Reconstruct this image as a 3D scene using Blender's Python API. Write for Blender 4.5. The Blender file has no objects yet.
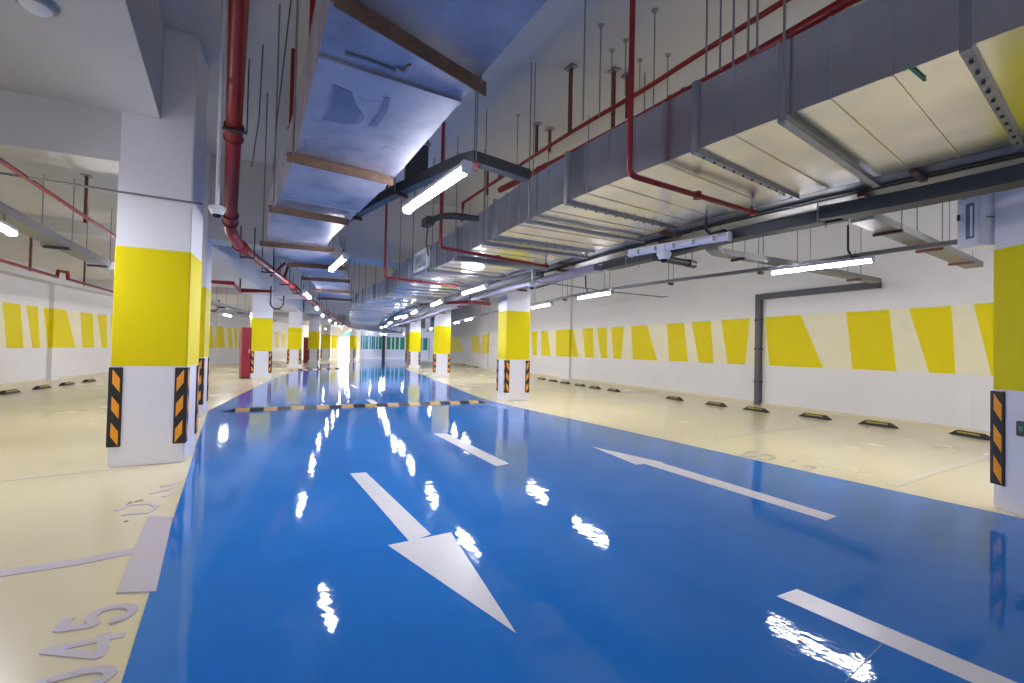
import bpy, bmesh, math, random
from mathutils import Vector, Matrix
random.seed(7)
S = bpy.context.scene
COL = S.collection
# ------------------------------------------------------------------ camera
TILT, ROLL, F, H = math.radians(1.0388), math.radians(1.2566), 450.0, 1.3586
fw = Vector((0, math.cos(TILT), math.sin(TILT)))
_u = Vector((0, -math.sin(TILT), math.cos(TILT)))
_r = Vector((1, 0, 0))
ri = _r*math.cos(ROLL) + _u*math.sin(ROLL)
up = _u*math.cos(ROLL) - _r*math.sin(ROLL)
O = Vector((0, 0, H))
cam = bpy.data.cameras.new('camera'); cam.lens = F/1024*36; cam.sensor_width = 36; cam.sensor_fit = 'HORIZONTAL'
cam.clip_start = 0.05
camo = bpy.data.objects.new('camera', cam); COL.objects.link(camo)
camo.matrix_world = Matrix(((ri.x, up.x, -fw.x, 0), (ri.y, up.y, -fw.y, 0), (ri.z, up.z, -fw.z, H), (0, 0, 0, 1)))
S.camera = camo
def ray(x, y): return fw + ri*((x-512)/F) - up*((y-341.5)/F)
def Z(x, y, z=0.0):                      # where the sight line through a measured point meets height z
    d = ray(x, y); p = O + d*((z-H)/d.z); return (p.x, p.y)
def pxx(X, Y, z):
    d = Vector((X, Y, z))-O; return 512+F*d.dot(ri)/d.dot(fw)
# ------------------------------------------------------------------ materials
def mat(name, col, rough=.6, metal=0.0, noise=0.0, nscale=4.0, col2=None, bump=0.0, bscale=60.0, rvar=0.0, coat=0.0, emit=None, estr=0.0, spec=.5, soft=False):
    m = bpy.data.materials.new(name); m.use_nodes = True
    nt = m.node_tree; b = nt.nodes['Principled BSDF']
    b.inputs['Roughness'].default_value = rough; b.inputs['Metallic'].default_value = metal
    b.inputs['Specular IOR Level'].default_value = spec
    b.inputs['Coat Weight'].default_value = coat; b.inputs['Coat Roughness'].default_value = .06
    c = (*col, 1)
    tc = nt.nodes.new('ShaderNodeTexCoord')
    n = nt.nodes.new('ShaderNodeTexNoise'); n.inputs['Scale'].default_value = nscale; n.inputs['Detail'].default_value = 6; n.inputs['Roughness'].default_value = .62
    if soft: n.inputs['Detail'].default_value = 2.5; n.inputs['Roughness'].default_value = .45
    nt.links.new(tc.outputs['Object'], n.inputs['Vector'])
    mx = nt.nodes.new('ShaderNodeMix'); mx.data_type = 'RGBA'
    mx.inputs[6].default_value = c
    mx.inputs[7].default_value = (*(col2 or tuple(v*.75 for v in col)), 1)
    mr = nt.nodes.new('ShaderNodeMapRange'); mr.inputs[1].default_value = .3 if soft else .42; mr.inputs[2].default_value = .75 if soft else .68; mr.inputs[3].default_value = 0; mr.inputs[4].default_value = noise
    nt.links.new(n.outputs['Fac'], mr.inputs[0]); nt.links.new(mr.outputs[0], mx.inputs[0])
    nt.links.new(mx.outputs[2], b.inputs['Base Color'])
    if rvar:
        r2 = nt.nodes.new('ShaderNodeMapRange'); r2.inputs[1].default_value = .3; r2.inputs[2].default_value = .7
        r2.inputs[3].default_value = rough; r2.inputs[4].default_value = rough+rvar
        nt.links.new(n.outputs['Fac'], r2.inputs[0]); nt.links.new(r2.outputs[0], b.inputs['Roughness'])
    if bump:
        n2 = nt.nodes.new('ShaderNodeTexNoise'); n2.inputs['Scale'].default_value = bscale; n2.inputs['Detail'].default_value = 3
        nt.links.new(tc.outputs['Object'], n2.inputs['Vector'])
        bp = nt.nodes.new('ShaderNodeBump'); bp.inputs['Strength'].default_value = bump; bp.inputs['Distance'].default_value = .02
        nt.links.new(n2.outputs['Fac'], bp.inputs['Height']); nt.links.new(bp.outputs[0], b.inputs['Normal'])
    if emit:
        b.inputs['Emission Color'].default_value = (*emit, 1); b.inputs['Emission Strength'].default_value = estr
    return m
TUBE = 60.0
M = dict(
 wall=mat('wall_paint', (.80,.79,.80), .55, noise=.25, nscale=.9, col2=(.70,.69,.70)),
 ceil=mat('ceiling_paint', (.60,.59,.59), .75, noise=.35, nscale=.7, col2=(.50,.49,.49)),
 colm=mat('column_paint', (.80,.79,.83), .4, noise=.25, nscale=2.0, col2=(.71,.70,.75)),
 yellow=mat('yellow_paint', (.80,.67,.0), .5, noise=.25, nscale=2.5, col2=(.72,.59,.0), spec=.2),
 cream=mat('cream_band_paint', (.86,.81,.56), .5, noise=.15, nscale=2),
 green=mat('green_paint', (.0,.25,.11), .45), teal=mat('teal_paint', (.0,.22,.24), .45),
 floor=mat('cream_epoxy', (.80,.72,.48), .2, noise=.4, nscale=.8, col2=(.66,.59,.40), rvar=.08, soft=True),
 blue=mat('blue_epoxy', (.026,.205,.64), .035, noise=.45, nscale=1.3, col2=(.015,.15,.53), bump=.08, bscale=8, rvar=.02, spec=.17),
 white=mat('white_road_paint', (.80,.79,.82), .3, noise=.3, nscale=7, col2=(.68,.67,.71)),
 lilac=mat('faded_lilac_paint', (.58,.53,.62), .35, noise=.7, nscale=9, col2=(.62,.56,.52)),
 pale=mat('faint_pale_paint', (.76,.71,.57), .25, noise=.9, nscale=5, col2=(.74,.66,.45)),
 scuff=mat('dark_scuff', (.16,.13,.12), .6, noise=.5, nscale=20),
 greyink=mat('worn_grey_paint', (.42,.40,.36), .4, noise=.9, nscale=14, col2=(.68,.61,.42)),
 galv=mat('galvanised_sheet', (.80,.80,.84), .2, metal=1.0, noise=.8, nscale=2.4, col2=(.58,.59,.63), rvar=.06, soft=True),
 galvs=mat('smooth_blue_grey_sheet', (.42,.40,.46), .28, metal=.4, noise=1.0, nscale=2.2, col2=(.22,.23,.31), bump=.05, bscale=4, rvar=.2),
 steel=mat('dull_steel', (.33,.34,.37), .4, metal=.8, noise=.4, nscale=8),
 tray=mat('grey_tray_steel', (.22,.225,.25), .42, metal=.35, noise=.3, nscale=5),
 dark=mat('dark_grey_steel', (.05,.055,.065), .5, metal=.3, noise=.3, nscale=8),
 wtrunk=mat('wall_trunk_paint', (.085,.085,.105), .45),
 joint=mat('floor_joint_filler', (.16,.32,.62), .4),
 ltray=mat('pale_grey_trunking', (.20,.20,.20), .45, metal=.3, noise=.3, nscale=5),
 lil=mat('lilac_grey_trunking', (.27,.26,.38), .4, metal=.3, noise=.3, nscale=5),
 red=mat('red_pipe_paint', (.25,.010,.012), .38, noise=.5, nscale=9, col2=(.21,.010,.014)),
 redbox=mat('red_cabinet_paint', (.30,.010,.025), .35),
 rust=mat('red_oxide_bracket', (.12,.03,.024), .6, noise=.5, nscale=12),
 brown=mat('rusty_angle_iron', (.17,.095,.055), .6, noise=.8, nscale=16, col2=(.07,.05,.045)),
 rubber=mat('black_rubber', (.014,.014,.018), .55, noise=.3, nscale=20),
 orange=mat('amber_reflector', (.95,.36,.01), .35, noise=.1, nscale=30),
 hyel=mat('faded_yellow_rubber', (.62,.40,.12), .5, noise=.5, nscale=14, col2=(.42,.27,.12)),
 syel=mat('stop_yellow', (.42,.34,.03), .5, noise=.4, nscale=30),
 plastic=mat('white_plastic', (.78,.78,.80), .35), lamp=mat('lamp_housing', (.70,.70,.78), .35),
 lens=mat('dark_lens', (.01,.01,.012), .08), wire=mat('dark_wire', (.08,.08,.085), .5, metal=.4),
 rod=mat('threaded_rod', (.26,.26,.28), .45, metal=.6),
 panel=mat('panel_enamel', (.74,.75,.80), .35), glass=mat('panel_window', (.16,.19,.27), .15), silver=mat('bright_strip', (.75,.78,.85), .25),
 ink=mat('grey_lettering', (.25,.26,.32), .5), box=mat('dark_junction_box', (.03,.035,.04), .4), gdot=mat('green_mark', (.05,.3,.12), .4),
 tube=mat('lit_tube', (.9,.9,.95), .4, emit=(.93,.92,1.0), estr=TUBE), off=mat('unlit_tube', (.72,.70,.86), .3),
 day=mat('daylit_opening', (.9,.9,.9), .5, emit=(1.0,.90,.84), estr=8.0),
 exit=mat('exit_sign_face', (.02,.5,.2), .4, emit=(.05,.9,.35), estr=1.6),
 doorm=mat('grey_door', (.16,.16,.18), .5), wirew=mat('pale_cable', (.62,.62,.66), .5),
 strap=mat('blue_tape', (.05,.22,.50), .4), duct_y=mat('overspray', (.60,.58,.10), .5),
 spot=mat('smudge', (.20,.21,.27), .35, metal=.5, noise=.6, nscale=8))
# ------------------------------------------------------------------ mesh helpers
class MB:
    def __init__(s): s.v = []; s.f = []
    def add(s, vs, fs):
        b = len(s.v); s.v += [tuple(v) for v in vs]; s.f += [tuple(i+b for i in f) for f in fs]; return s
    def hexa(s, a, b):                       # a: 4 bottom pts, b: 4 top pts
        return s.add(list(a)+list(b), [(3,2,1,0),(4,5,6,7),(0,1,5,4),(1,2,6,5),(2,3,7,6),(3,0,4,7)])
    def box(s, x0, x1, y0, y1, z0, z1):
        return s.hexa([(x0,y0,z0),(x1,y0,z0),(x1,y1,z0),(x0,y1,z0)], [(x0,y0,z1),(x1,y0,z1),(x1,y1,z1),(x0,y1,z1)])
    def obox(s, c, u, hu, hv, z0, z1):       # box in plan: centre, direction, half sizes
        u = Vector((u[0], u[1])).normalized(); w = Vector((-u.y, u.x)); c = Vector((c[0], c[1]))
        q = [c-u*hu-w*hv, c+u*hu-w*hv, c+u*hu+w*hv, c-u*hu+w*hv]
        return s.hexa([(p.x,p.y,z0) for p in q], [(p.x,p.y,z1) for p in q])
    def prism(s, pts, z0, z1):
        n = len(pts)
        return s.add([(p[0],p[1],z0) for p in pts]+[(p[0],p[1],z1) for p in pts],
                     [tuple(range(n-1,-1,-1)), tuple(range(n,2*n))]+[(i,(i+1)%n,n+(i+1)%n,n+i) for i in range(n)])
    def tube(s, pts, r, n=10):
        pts = [Vector(p) for p in pts]; rings = []
        for i, p in enumerate(pts):
            if i == 0: d = pts[1]-p
            elif i == len(pts)-1: d = p-pts[-2]
            else: d = (pts[i+1]-p).normalized()+(p-pts[i-1]).normalized()
            d.normalize()
            a = Vector((0,0,1)) if abs(d.z) < .9 else Vector((1,0,0))
            e1 = d.cross(a).normalized(); e2 = e1.cross(d)
            k = 1.0
            if 0 < i < len(pts)-1:
                cs = (pts[i+1]-p).normalized().dot(d); k = 1/max(cs, .6)
            rr = r if not isinstance(r, (list, tuple)) else r[i]
            rings.append([p+(e1*math.cos(2*math.pi*j/n)+e2*math.sin(2*math.pi*j/n))*rr*(k if abs(k-1) < .7 else 1) for j in range(n)])
        vs = [v for q in rings for v in q]; fs = []
        for i in range(len(pts)-1):
            for j in range(n): fs.append((i*n+j, i*n+(j+1)%n, (i+1)*n+(j+1)%n, (i+1)*n+j))
        fs += [tuple(range(n-1,-1,-1)), tuple(range((len(pts)-1)*n, len(pts)*n))]
        return s.add(vs, fs)
    def rev(s, prof, c=(0,0,0), n=20):        # revolve (r,z) profile about z
        m = len(prof); vs = []
        for r, z in prof:
            vs += [(c[0]+r*math.cos(2*math.pi*j/n), c[1]+r*math.sin(2*math.pi*j/n), c[2]+z) for j in range(n)]
        fs = [(i*n+j, i*n+(j+1)%n, (i+1)*n+(j+1)%n, (i+1)*n+j) for i in range(m-1) for j in range(n)]
        fs += [tuple(range(n-1,-1,-1)), tuple(range((m-1)*n, m*n))]
        return s.add(vs, fs)
    def sweep(s, path, oL, oR, z0, z1):       # rectangular bar along a plan path
        a, b = off(path, oL), off(path, oR); n = len(path); vs = []
        for p, q in zip(a, b): vs += [(p[0],p[1],z0),(q[0],q[1],z0),(q[0],q[1],z1),(p[0],p[1],z1)]
        fs = [(0,1,2,3), tuple((n-1)*4+k for k in (3,2,1,0))]
        for i in range(n-1):
            for k in range(4): fs.append((i*4+k, (i+1)*4+k, (i+1)*4+(k+1)%4, i*4+(k+1)%4))
        return s.add(vs, fs)
    def build(s, name, m, parent=None, smooth=False, origin=None, bevel=0):
        me = bpy.data.meshes.new(name)
        o0 = Vector(origin) if origin else Vector((0,0,0))
        me.from_pydata([tuple(Vector(v)-o0) for v in s.v], [], s.f)
        bm = bmesh.new(); bm.from_mesh(me); bmesh.ops.recalc_face_normals(bm, faces=bm.faces)
        if bevel: bmesh.ops.bevel(bm, geom=[e for e in bm.edges], offset=bevel, segments=2, affect='EDGES', clamp_overlap=True)
        bm.to_mesh(me); bm.free()
        if smooth:
            me.polygons.foreach_set('use_smooth', [True]*len(me.polygons)); me.set_sharp_from_angle(angle=math.radians(40))
        me.materials.append(M[m] if isinstance(m, str) else m)
        o = bpy.data.objects.new(name, me); COL.objects.link(o)
        if origin: o.location = o0
        if parent: o.parent = parent; o.matrix_parent_inverse = Matrix.Translation(-Vector(parent.location)) @ Matrix.Identity(4) if parent.rotation_euler.z == 0 else parent.matrix_basis.inverted()
        return o
def off(path, d):
    out = []; n = len(path)
    for i, p in enumerate(path):
        ns = []
        if i > 0: e = (p[0]-path[i-1][0], p[1]-path[i-1][1]); l = math.hypot(*e); ns.append((e[1]/l, -e[0]/l))
        if i < n-1: e = (path[i+1][0]-p[0], path[i+1][1]-p[1]); l = math.hypot(*e); ns.append((e[1]/l, -e[0]/l))
        nx = sum(q[0] for q in ns)/len(ns); ny = sum(q[1] for q in ns)/len(ns); l2 = max(nx*nx+ny*ny, .62)
        out.append((p[0]+nx/l2*d, p[1]+ny/l2*d))
    return out
def cat(pts, k=6):                           # smooth path through points
    P = [Vector((p[0],p[1])) for p in pts]; P = [P[0]*2-P[1]]+P+[P[-1]*2-P[-2]]; out = []
    for i in range(1, len(P)-2):
        a, b, c, d = P[i-1:i+3]
        for j in range(k):
            t = j/k; q = ((b*2)+(c-a)*t+(a*2-b*5+c*4-d)*t*t+(b*3-a-c*3+d)*t**3)*.5; out.append((q.x,q.y))
    out.append(tuple(P[-2])); return out
class Path:
    def __init__(s, pts, k=6):
        s.p = cat(pts, k) if k else [tuple(p) for p in pts]; s.s = [0.0]
        for a, b in zip(s.p, s.p[1:]): s.s.append(s.s[-1]+math.hypot(b[0]-a[0], b[1]-a[1]))
        s.L = s.s[-1]
    def at(s, t):
        t = min(max(t,0), s.L)
        for i in range(len(s.p)-1):
            if t <= s.s[i+1]+1e-9:
                k = (t-s.s[i])/(s.s[i+1]-s.s[i]); a, b = s.p[i], s.p[i+1]
                return (a[0]+(b[0]-a[0])*k, a[1]+(b[1]-a[1])*k)
    def dir(s, t):
        a, b = s.at(max(t-.05,0)), s.at(min(t+.05,s.L)); l = math.hypot(b[0]-a[0], b[1]-a[1]); return ((b[0]-a[0])/l, (b[1]-a[1])/l)
    def sub(s, t0, t1):
        t0 = max(t0, 0); t1 = min(t1, s.L)
        return [s.at(t0)]+[p for p, t in zip(s.p, s.s) if t0+1e-4 < t < t1-1e-4]+[s.at(t1)]
    def side(s, t, d):
        p, e = s.at(t), s.dir(t); return (p[0]+e[1]*d, p[1]-e[0]*d)
    def sY(s, Y):                             # arclength where the path reaches depth Y
        for i in range(len(s.p)-1):
            if s.p[i][1] <= Y <= s.p[i+1][1]: return s.s[i]+(s.s[i+1]-s.s[i])*(Y-s.p[i][1])/(s.p[i+1][1]-s.p[i][1]+1e-9)
        return s.L if Y > s.p[-1][1] else 0
    def o(s, d): q = Path(off(s.p, d), 0); return q
def tag(o, label, cat_, group=None):
    o['label'] = label; o['category'] = cat_
    if group: o['group'] = group
    return o
def thing(name, loc, label, cat_, group=None, rz=0.0):
    o = bpy.data.objects.new(name, None); COL.objects.link(o); o.location = (*loc, 0)[:3]; o.rotation_euler.z = rz
    o.empty_display_size = .1
    return tag(o, label, cat_, group)
def struct(o): o['kind'] = 'structure'; return o
def copy_tree(o, parent=None):
    c = o.copy(); COL.objects.link(c)
    if parent: c.parent = parent; c.matrix_parent_inverse = o.matrix_parent_inverse.copy()
    for ch in list(KIDS.get(o.name, [])): copy_tree(ch, c)
    return c
KIDS = {}
def kids(o):
    KIDS[o.name] = [c for c in bpy.data.objects if c.parent == o]
    for c in KIDS[o.name]: kids(c)
ORD = 'first second third fourth fifth sixth seventh eighth ninth tenth eleventh twelfth thirteenth fourteenth fifteenth sixteenth seventeenth eighteenth nineteenth twentieth'.split()
CZ = 4.9                                       # slab over the lane
BZ = 3.3                                       # underside of the deep beams
LZ = 3.85; LZ2 = 3.55                                      # low slab over the left bays
# ------------------------------------------------------------------ measured plan
RW = Path([(8.6,-7),(8.75,3),(8.72,7.66),(8.45,9.0),(8.07,9.85),(6.91,12.31),(5.30,16.52),(2.43,22.44),(.1,27.6),(-2.51,33.5),(-5.0,40),(-8.0,44.8),(-8.6,48),(-8.7,52)], 5)
LW = Path([(-9.5,-5),(-11.6,4),(-13.1,8.8),(-14.60,12.88),(-15.48,15.14),(-16.9,19.6),(-18.0,26.8),(-18.6,33),(-19.3,40),(-19.8,47)], 5)
def lin(*q): return [Z(x,y) for x,y in q]
BR = [(5.0,-7),(4.9,1.5)]+lin((1024,519),(936,500),(830,477),(732,455),(666,440),(560,416.5),(529,410),(500,403.3),(486,399.7))+cat(lin((470,394),(452,386.5),(435,379.7),(420,374),(409,370),(404,366.5))+[(-8.9,40),(-8.6,52)], 4)
BL = [(1.9,-4),(-1.52,1.81)]+lin((160,560),(185,483),(197.5,441),(208.2,411))+lin((240,395),(272.7,378.7),(297,370.5),(320,363.8))+[(-14.14,38.25),(-15.5,46.8),(-14.9,52)]
DL = Path([(4.6,-1.4),(2.95,.78),(2.11,1.99),(1.27,3.16),(.5,4.33),(-.25,5.75),(-1.10,7.5),(-2.4,9.9),(-3.45,12.4),(-5.05,15.1),(-6.75,18.7),(-9.3,26),(-11.9,34.5),(-12.6,40),(-12.0,46)], 6)
TD = Path([(4.75,1.0),(3.5,3.2),(2.94,4.05),(2.32,4.93),(1.73,6.16),(.82,7.88),(-.29,10.07),(-1.54,13.12),(-3.43,18.2),(-5.6,23.5),(-7.7,29),(-9.6,36),(-10.0,46)], 6)
LD = Path([(1.0,-.4),(-.33,1.84),(-1.37,3.62),(-2.25,5.0),(-3.1,6.45),(-3.5,8.0),(-4.72,11.8),(-5.65,14.3)], 6)
LP = Path([(-4.03,6.4),(-4.3,7.0),(-6.92,15.32),(-9.4,23.5),(-12.29,33.02),(-13.6,40)], 0)
BT = Path([(6.3,1.5),(5.3,4.3),(4.49,5.65),(3.89,6.68),(2.07,9.31),(.9,11.9),(-1.72,18.6),(-3.32,23.6),(-5.2,29),(-7.2,37)], 6)
# ------------------------------------------------------------------ floor
poly = off(LW.p, -.3)+off(RW.p, .3)[::-1]
fl = struct(MB().prism(poly, -.2, 0).build('floor', 'floor'))
lane = MB().prism(BL+BR[::-1], -.02, .004).build('blue_lane', 'blue', fl)
lane['label'] = 'glossy blue driving lane'
def patch(name, pts, m, par=fl, z=.0045, label=None):
    o = MB().prism(pts, .001, z+.0025).build(name, m, par)
    if label: o['label'] = label
    return o
def px(*pts): return [Z(x,y) for x,y in pts]
def ribbon(name, pts, w, m, par=fl, z=.0045, smooth=0):
    if smooth: pts = cat(pts, smooth)
    mb = MB()
    for i in range(len(pts)-1):               # overlapping brush strokes, each a hair higher than the one before
        a, b = Vector(pts[i]), Vector(pts[i+1]); u = b-a
        if u.length < 1e-5: continue
        mb.obox(tuple((a+b)/2), tuple(u), u.length/2, w/2, .001, z+.00012*(2*i))
        if i: mb.rev([(w/2,.001),(w/2,z+.00012*(2*i-1))], (a.x,a.y,0), 12)
    return mb.build(name, m, par)
A1 = MB(); zl = .0065
A1.prism(px((350,474),(366,473),(431,535),(410,543)), .003, zl+.0008); A1.prism(px((388,546),(451,533),(516,634)), .003, zl)
o = A1.build('lane_arrow', 'white', lane); o['label'] = 'white arrow pointing towards the viewer'
A1 = MB(); A1.prism(px((636,465),(664,463),(592,447)), .003, zl); A1.prism(px((642,463.4),(652,460.4),(837,517),(826,521)), .003, zl+.0008)
o = A1.build('lane_arrow', 'white', lane); o['label'] = 'white arrow pointing away up the lane'
for q in ([(434,434),(446,433.5),(509,464),(496,466.5)], [(777,597),(797,590),(1024,687),(980,687)], [(366,400),(372,399.6),(386,408),(377,408.3)]):
    MB().prism(px(*q), .003, zl).build('lane_dash', 'white', lane)
MB().prism(px((350,385),(353,384.8),(359,388),(355,388.2)), .003, zl).build('lane_dash', 'white', lane)
MB().tube([(*Z(845,683),.004),(*Z(882,645),.004)], .0025, 6).build('floor_joint', 'joint', lane)
# left stall paint
patch('paint_patch', px((148,517),(173,517),(156,592),(116,594)), 'lilac')
ribbon('stall_line', px((-80,588),(0,574),(80,562),(165,545)), .10, 'lilac')
ribbon('stall_line', px((-90,497),(0,481),(60,474),(112,469)), .10, 'pale')
def sc(pts, x0=0, y0=560, k=5.55): return px(*[(x0+x/k, y0+y/k) for x,y in pts])
ribbon('stall_digit', sc([(392,322),(325,388),(420,378),(512,366),(525,352),(500,335),(530,302),(585,278),(645,264),(700,262),(735,272),(732,290),(690,325),(610,350)]), .042, 'lilac', smooth=2)
ribbon('stall_digit', sc([(694,416),(255,508),(400,522),(545,536),(568,500),(580,412)]), .042, 'lilac')
ribbon('stall_digit', sc([(240,682),(320,660),(400,641),(470,622),(540,612),(600,617),(612,640),(560,680),(470,720),(360,745),(260,740),(215,715),(240,682)]), .042, 'lilac', smooth=3)
for q in ([(116,511),(130,505),(150,504),(157,507),(148,513),(122,515)], [(150,494),(168,490),(178,484),(160,487)], [(163,497),(176,492)]):
    ribbon('worn_stall_digit', px(*q), .035, 'lilac')
for q in ([(128,505),(131,502)], [(135,502),(143,500)], [(124,522),(128,521)], [(133,561),(135,560.5)], [(142,573.5),(144,573)], [(798,643),(802,642)]):
    ribbon('floor_scuff', px(*q), .02, 'scuff', lane if q[0][0] > 700 else fl)
# right stall paint
ribbon('stall_line', px((892,486),(940,470),(995,455),(1030,446)), .10, 'pale')
ribbon('stall_line', px((716,439),(770,431),(830,424)), .09, 'pale')
for q in ([(757,452),(748,452),(742,455),(748,457),(756,456)], [(762,455),(757,457),(763,460),(772,459),(774,457),(768,455),(762,455)], [(784,463),(795,461)], [(805,466),(815,467),(812,469)]):
    ribbon('worn_stall_digit', px(*q), .03, 'greyink', smooth=3)
ribbon('stall_line', px((585,396),(620,393.5),(650,391)), .09, 'pale')
# ------------------------------------------------------------------ walls
def wall(path, sgn, name, t=.3, h=CZ):
    return struct(MB().sweep(path.p, 0 if sgn > 0 else -t, t if sgn > 0 else 0, -.05, h).build(name, 'wall'))
wr = wall(RW, 1, 'wall_right'); wl = wall(LW, -1, 'wall_left')
def findx(path, x, z):                       # the arclength at which the wall, at height z, lines up with measured column x
    lo, hi, best, bt = 0, path.L, 1e9, 0
    n = 900
    for i in range(n+1):
        t = path.L*i/n; p = path.at(t)
        if p[1] < 2.5: continue
        e = abs(pxx(p[0], p[1], z)-x)
        if e < best: best, bt = e, t
    return bt
T0, T1 = 1.08, 2.40
def onwall(path, q, m, par, d, name='yellow_stripe', z0=T0, z1=T1):
    # q: measured x of top-left, top-right, bottom-right, bottom-left
    s = [findx(path, q[0], z1), findx(path, q[1], z1), findx(path, q[2], z0), findx(path, q[3], z0)]
    lo, hi = (0,1)
    n = 5; front = []; 
    def P(t, dd, z): p = path.side(t, dd); return (p[0], p[1], z)
    vs = []
    for dd in (0.0, d):
        for k in range(n+1):
            a = s[3]+(s[2]-s[3])*k/n; b = s[0]+(s[1]-s[0])*k/n
            vs += [P(a, dd, z0), P(b, dd, z1)]
    m2 = 2*(n+1); fs = []
    for k in range(n):
        i = 2*k
        fs += [(i,i+1,i+3,i+2), (m2+i,m2+i+2,m2+i+3,m2+i+1), (i,i+2,m2+i+2,m2+i), (i+1,m2+i+1,m2+i+3,i+3)]
    fs += [(0,m2,m2+1,1), (2*n,2*n+1,m2+2*n+1,m2+2*n)]
    return MB().add(vs, fs).build(name, m, par)
bd = MB().sweep(RW.sub(findx(RW,1023,1.8)-1.5, findx(RW,545,1.8)), -.004, .1, T0, T1).build('cream_band', 'cream', wr)
bd = MB().sweep(LW.sub(LW.sY(7), LW.sY(30)), -.1, .004, T0, T1).build('cream_band', 'cream', wl)
for q in ([582.6,592.9,594.1,584.8],[596.7,606.4,607,601.2],[610.6,624.4,621.5,613.5],[631.5,647,656.6,633.1],[667,684.7,687.9,669.5],
          [692.1,710.8,713,699.5],[720.4,750.7,745.6,727.5],[766,802,823.9,770.4],[846.7,888.4,897.6,853.7],[907.2,951,956,929],[974.4,1013,1011,992.8],
          [531,538,537,533],[541,548,551,542],[471,479.6,480.9,472.5],[450,458.6,464.4,450],[426,434,432,428],[505,514,516,506],[518,526,525,520]):
    onwall(RW, q, 'yellow', wr, -.008)
for q in ([3.2,19.7,23.2,6.7],[26,38.1,40,32.9],[80.3,92.4,94,82.2],[97.2,106.3,106.7,101.4],[110.7,118,121,112],[206,211.3,213.7,207],
          [216.8,223.5,224.8,218],[227.5,231.5,233,228.7],[233.6,236.5,237.2,235],[238.4,242,242.5,239],[274.8,278.3,279.5,276],[282,286,286.5,283],[-30,-12,-14,-24],[124,136,138,127]):
    onwall(LW, q, 'yellow', wl, .008)
def pilaster(path, x0, x1, sgn, par, q):
    a, b = findx(path, x0, 1.8), findx(path, x1, 1.8); a, b = min(a,b), max(a,b)
    d = .12
    MB().sweep(path.sub(a, b), -d if sgn > 0 else 0, 0 if sgn > 0 else d, 0, CZ).build('pilaster', 'wall', par)
    MB().sweep(path.sub(a-.002, b+.002), -d-.006 if sgn > 0 else 0, 0 if sgn > 0 else d+.006, T0, T1).build('yellow_stripe', 'yellow', par)
pilaster(RW, 562, 572, 1, wr, 0); pilaster(RW, 484, 489, 1, wr, 0); pilaster(LW, 48, 56.5, -1, wl, 0); pilaster(LW, 216.5, 219, -1, wl, 0)
onwall(RW, [556,562,562,556.5], 'yellow', wr, -.008); onwall(RW, [572,573,578.7,572], 'yellow', wr, -.008)
onwall(LW, [43.9,48.5,48.5,47.8], 'yellow', wl, .008); onwall(LW, [56,66.4,75,56], 'yellow', wl, .008)
# dark kerb line of concrete at the foot of the walls
MB().sweep(RW.sub(RW.sY(5), RW.sY(40)), -.05, .02, -.01, .06).build('wall_foot', 'floor', wr)
MB().sweep(LW.sub(LW.sY(5), LW.sY(40)), -.02, .05, -.01, .05).build('wall_foot', 'floor', wl)
# dark trunking on the right wall
s0 = findx(RW, 760, 1.4); s1 = findx(RW, 880, 2.93)
ct = thing('wall_trunking', RW.at(s0), 'dark grey trunking standing on the right wall and turning along it', 'trunking')
p = RW.side(s0, -.07); e = RW.dir(s0)
MB().obox(p, e, .075, .06, 0, 3.02).build('upright_trunk', 'wtrunk', ct)
MB().sweep(RW.sub(s1, s0+.07), -.13, -.01, 2.88, 3.03).build('level_trunk', 'wtrunk', ct)
for z in (.6, 1.5, 2.3): MB().obox(p, e, .09, .066, z, z+.05).build('clip', 'dark', ct)
# far end
far = struct(MB().prism([(-20.1,47.0),(-18.05,47.0),(-18.05,47.3),(-20.1,47.3)], -.05, CZ).build('wall_back', 'wall'))
MB().box(-18.05,-16.35,47,47.3,2.25,CZ).build('lintel', 'wall', far); MB().box(-16.35,-15.7,47,47.3,-.05,CZ).build('wall_return', 'wall', far)
onw = MB().box(-19.0,-18.3,46.985,47,T0,T1).build('yellow_stripe','yellow',far)
MB().box(-16.3,-15.75,46.985,47,T0,T1).build('yellow_stripe','yellow',far)
dr = struct(MB().box(-18.05,-16.35,47.32,47.36,0,2.25).build('door_1', 'day')); dr['label'] = 'open doorway blown out with daylight'
MB().box(-18.12,-18.03,46.97,47.3,0,2.3).build('door_frame','plastic',dr); MB().box(-16.37,-16.28,46.97,47.3,0,2.3).build('door_frame','plastic',dr)
ex = tag(MB().box(-17.5,-16.9,46.9,46.97,2.42,2.72).build('exit_sign', 'exit'), 'small green exit sign above the bright doorway at the far end', 'sign')
MB().box(-17.52,-16.88,46.93,46.975,2.40,2.74).build('sign_case', 'plastic', ex)
CW = Path([(-15.7,46.6),(-15.62,48.2),(-15.5,49.8),(-15.3,51.2),(-15.0,52)], 5)
cw = struct(MB().sweep(CW.p, -.3, 0, -.05, CZ).build('wall_curved', 'wall'))
for k in range(9):
    a = CW.L*(.03+.108*k); MB().sweep(CW.sub(a, a+CW.L*(.055+.018*(k%3))), -.01, .012, T0, T1+.1).build('green_stripe', 'green' if k in (0,7,8) else 'teal', cw)
MB().box(-15.0,-14.7,52,52.4,-.05,CZ).build('dark_gap_block', 'dark', cw)  # dark block standing in for the shade in the gap between the walls
fw_ = struct(MB().box(-14.7,-4.6,52.2,52.5,-.05,CZ).build('wall_front', 'wall')); x = -14.5
k = 0
while x < -8.8:
    w = (.42,.28,.36,.5,.3)[k%5]; MB().box(x,x+w,52.18,52.2,T0,T1+.1).build('green_stripe','green',fw_); x += w+.16; k += 1
for x in (-12.05,-11.75): MB().box(x,x+.12,52.1,52.2,.1,1.0).build('dark_post_guard','dark',fw_)
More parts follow.
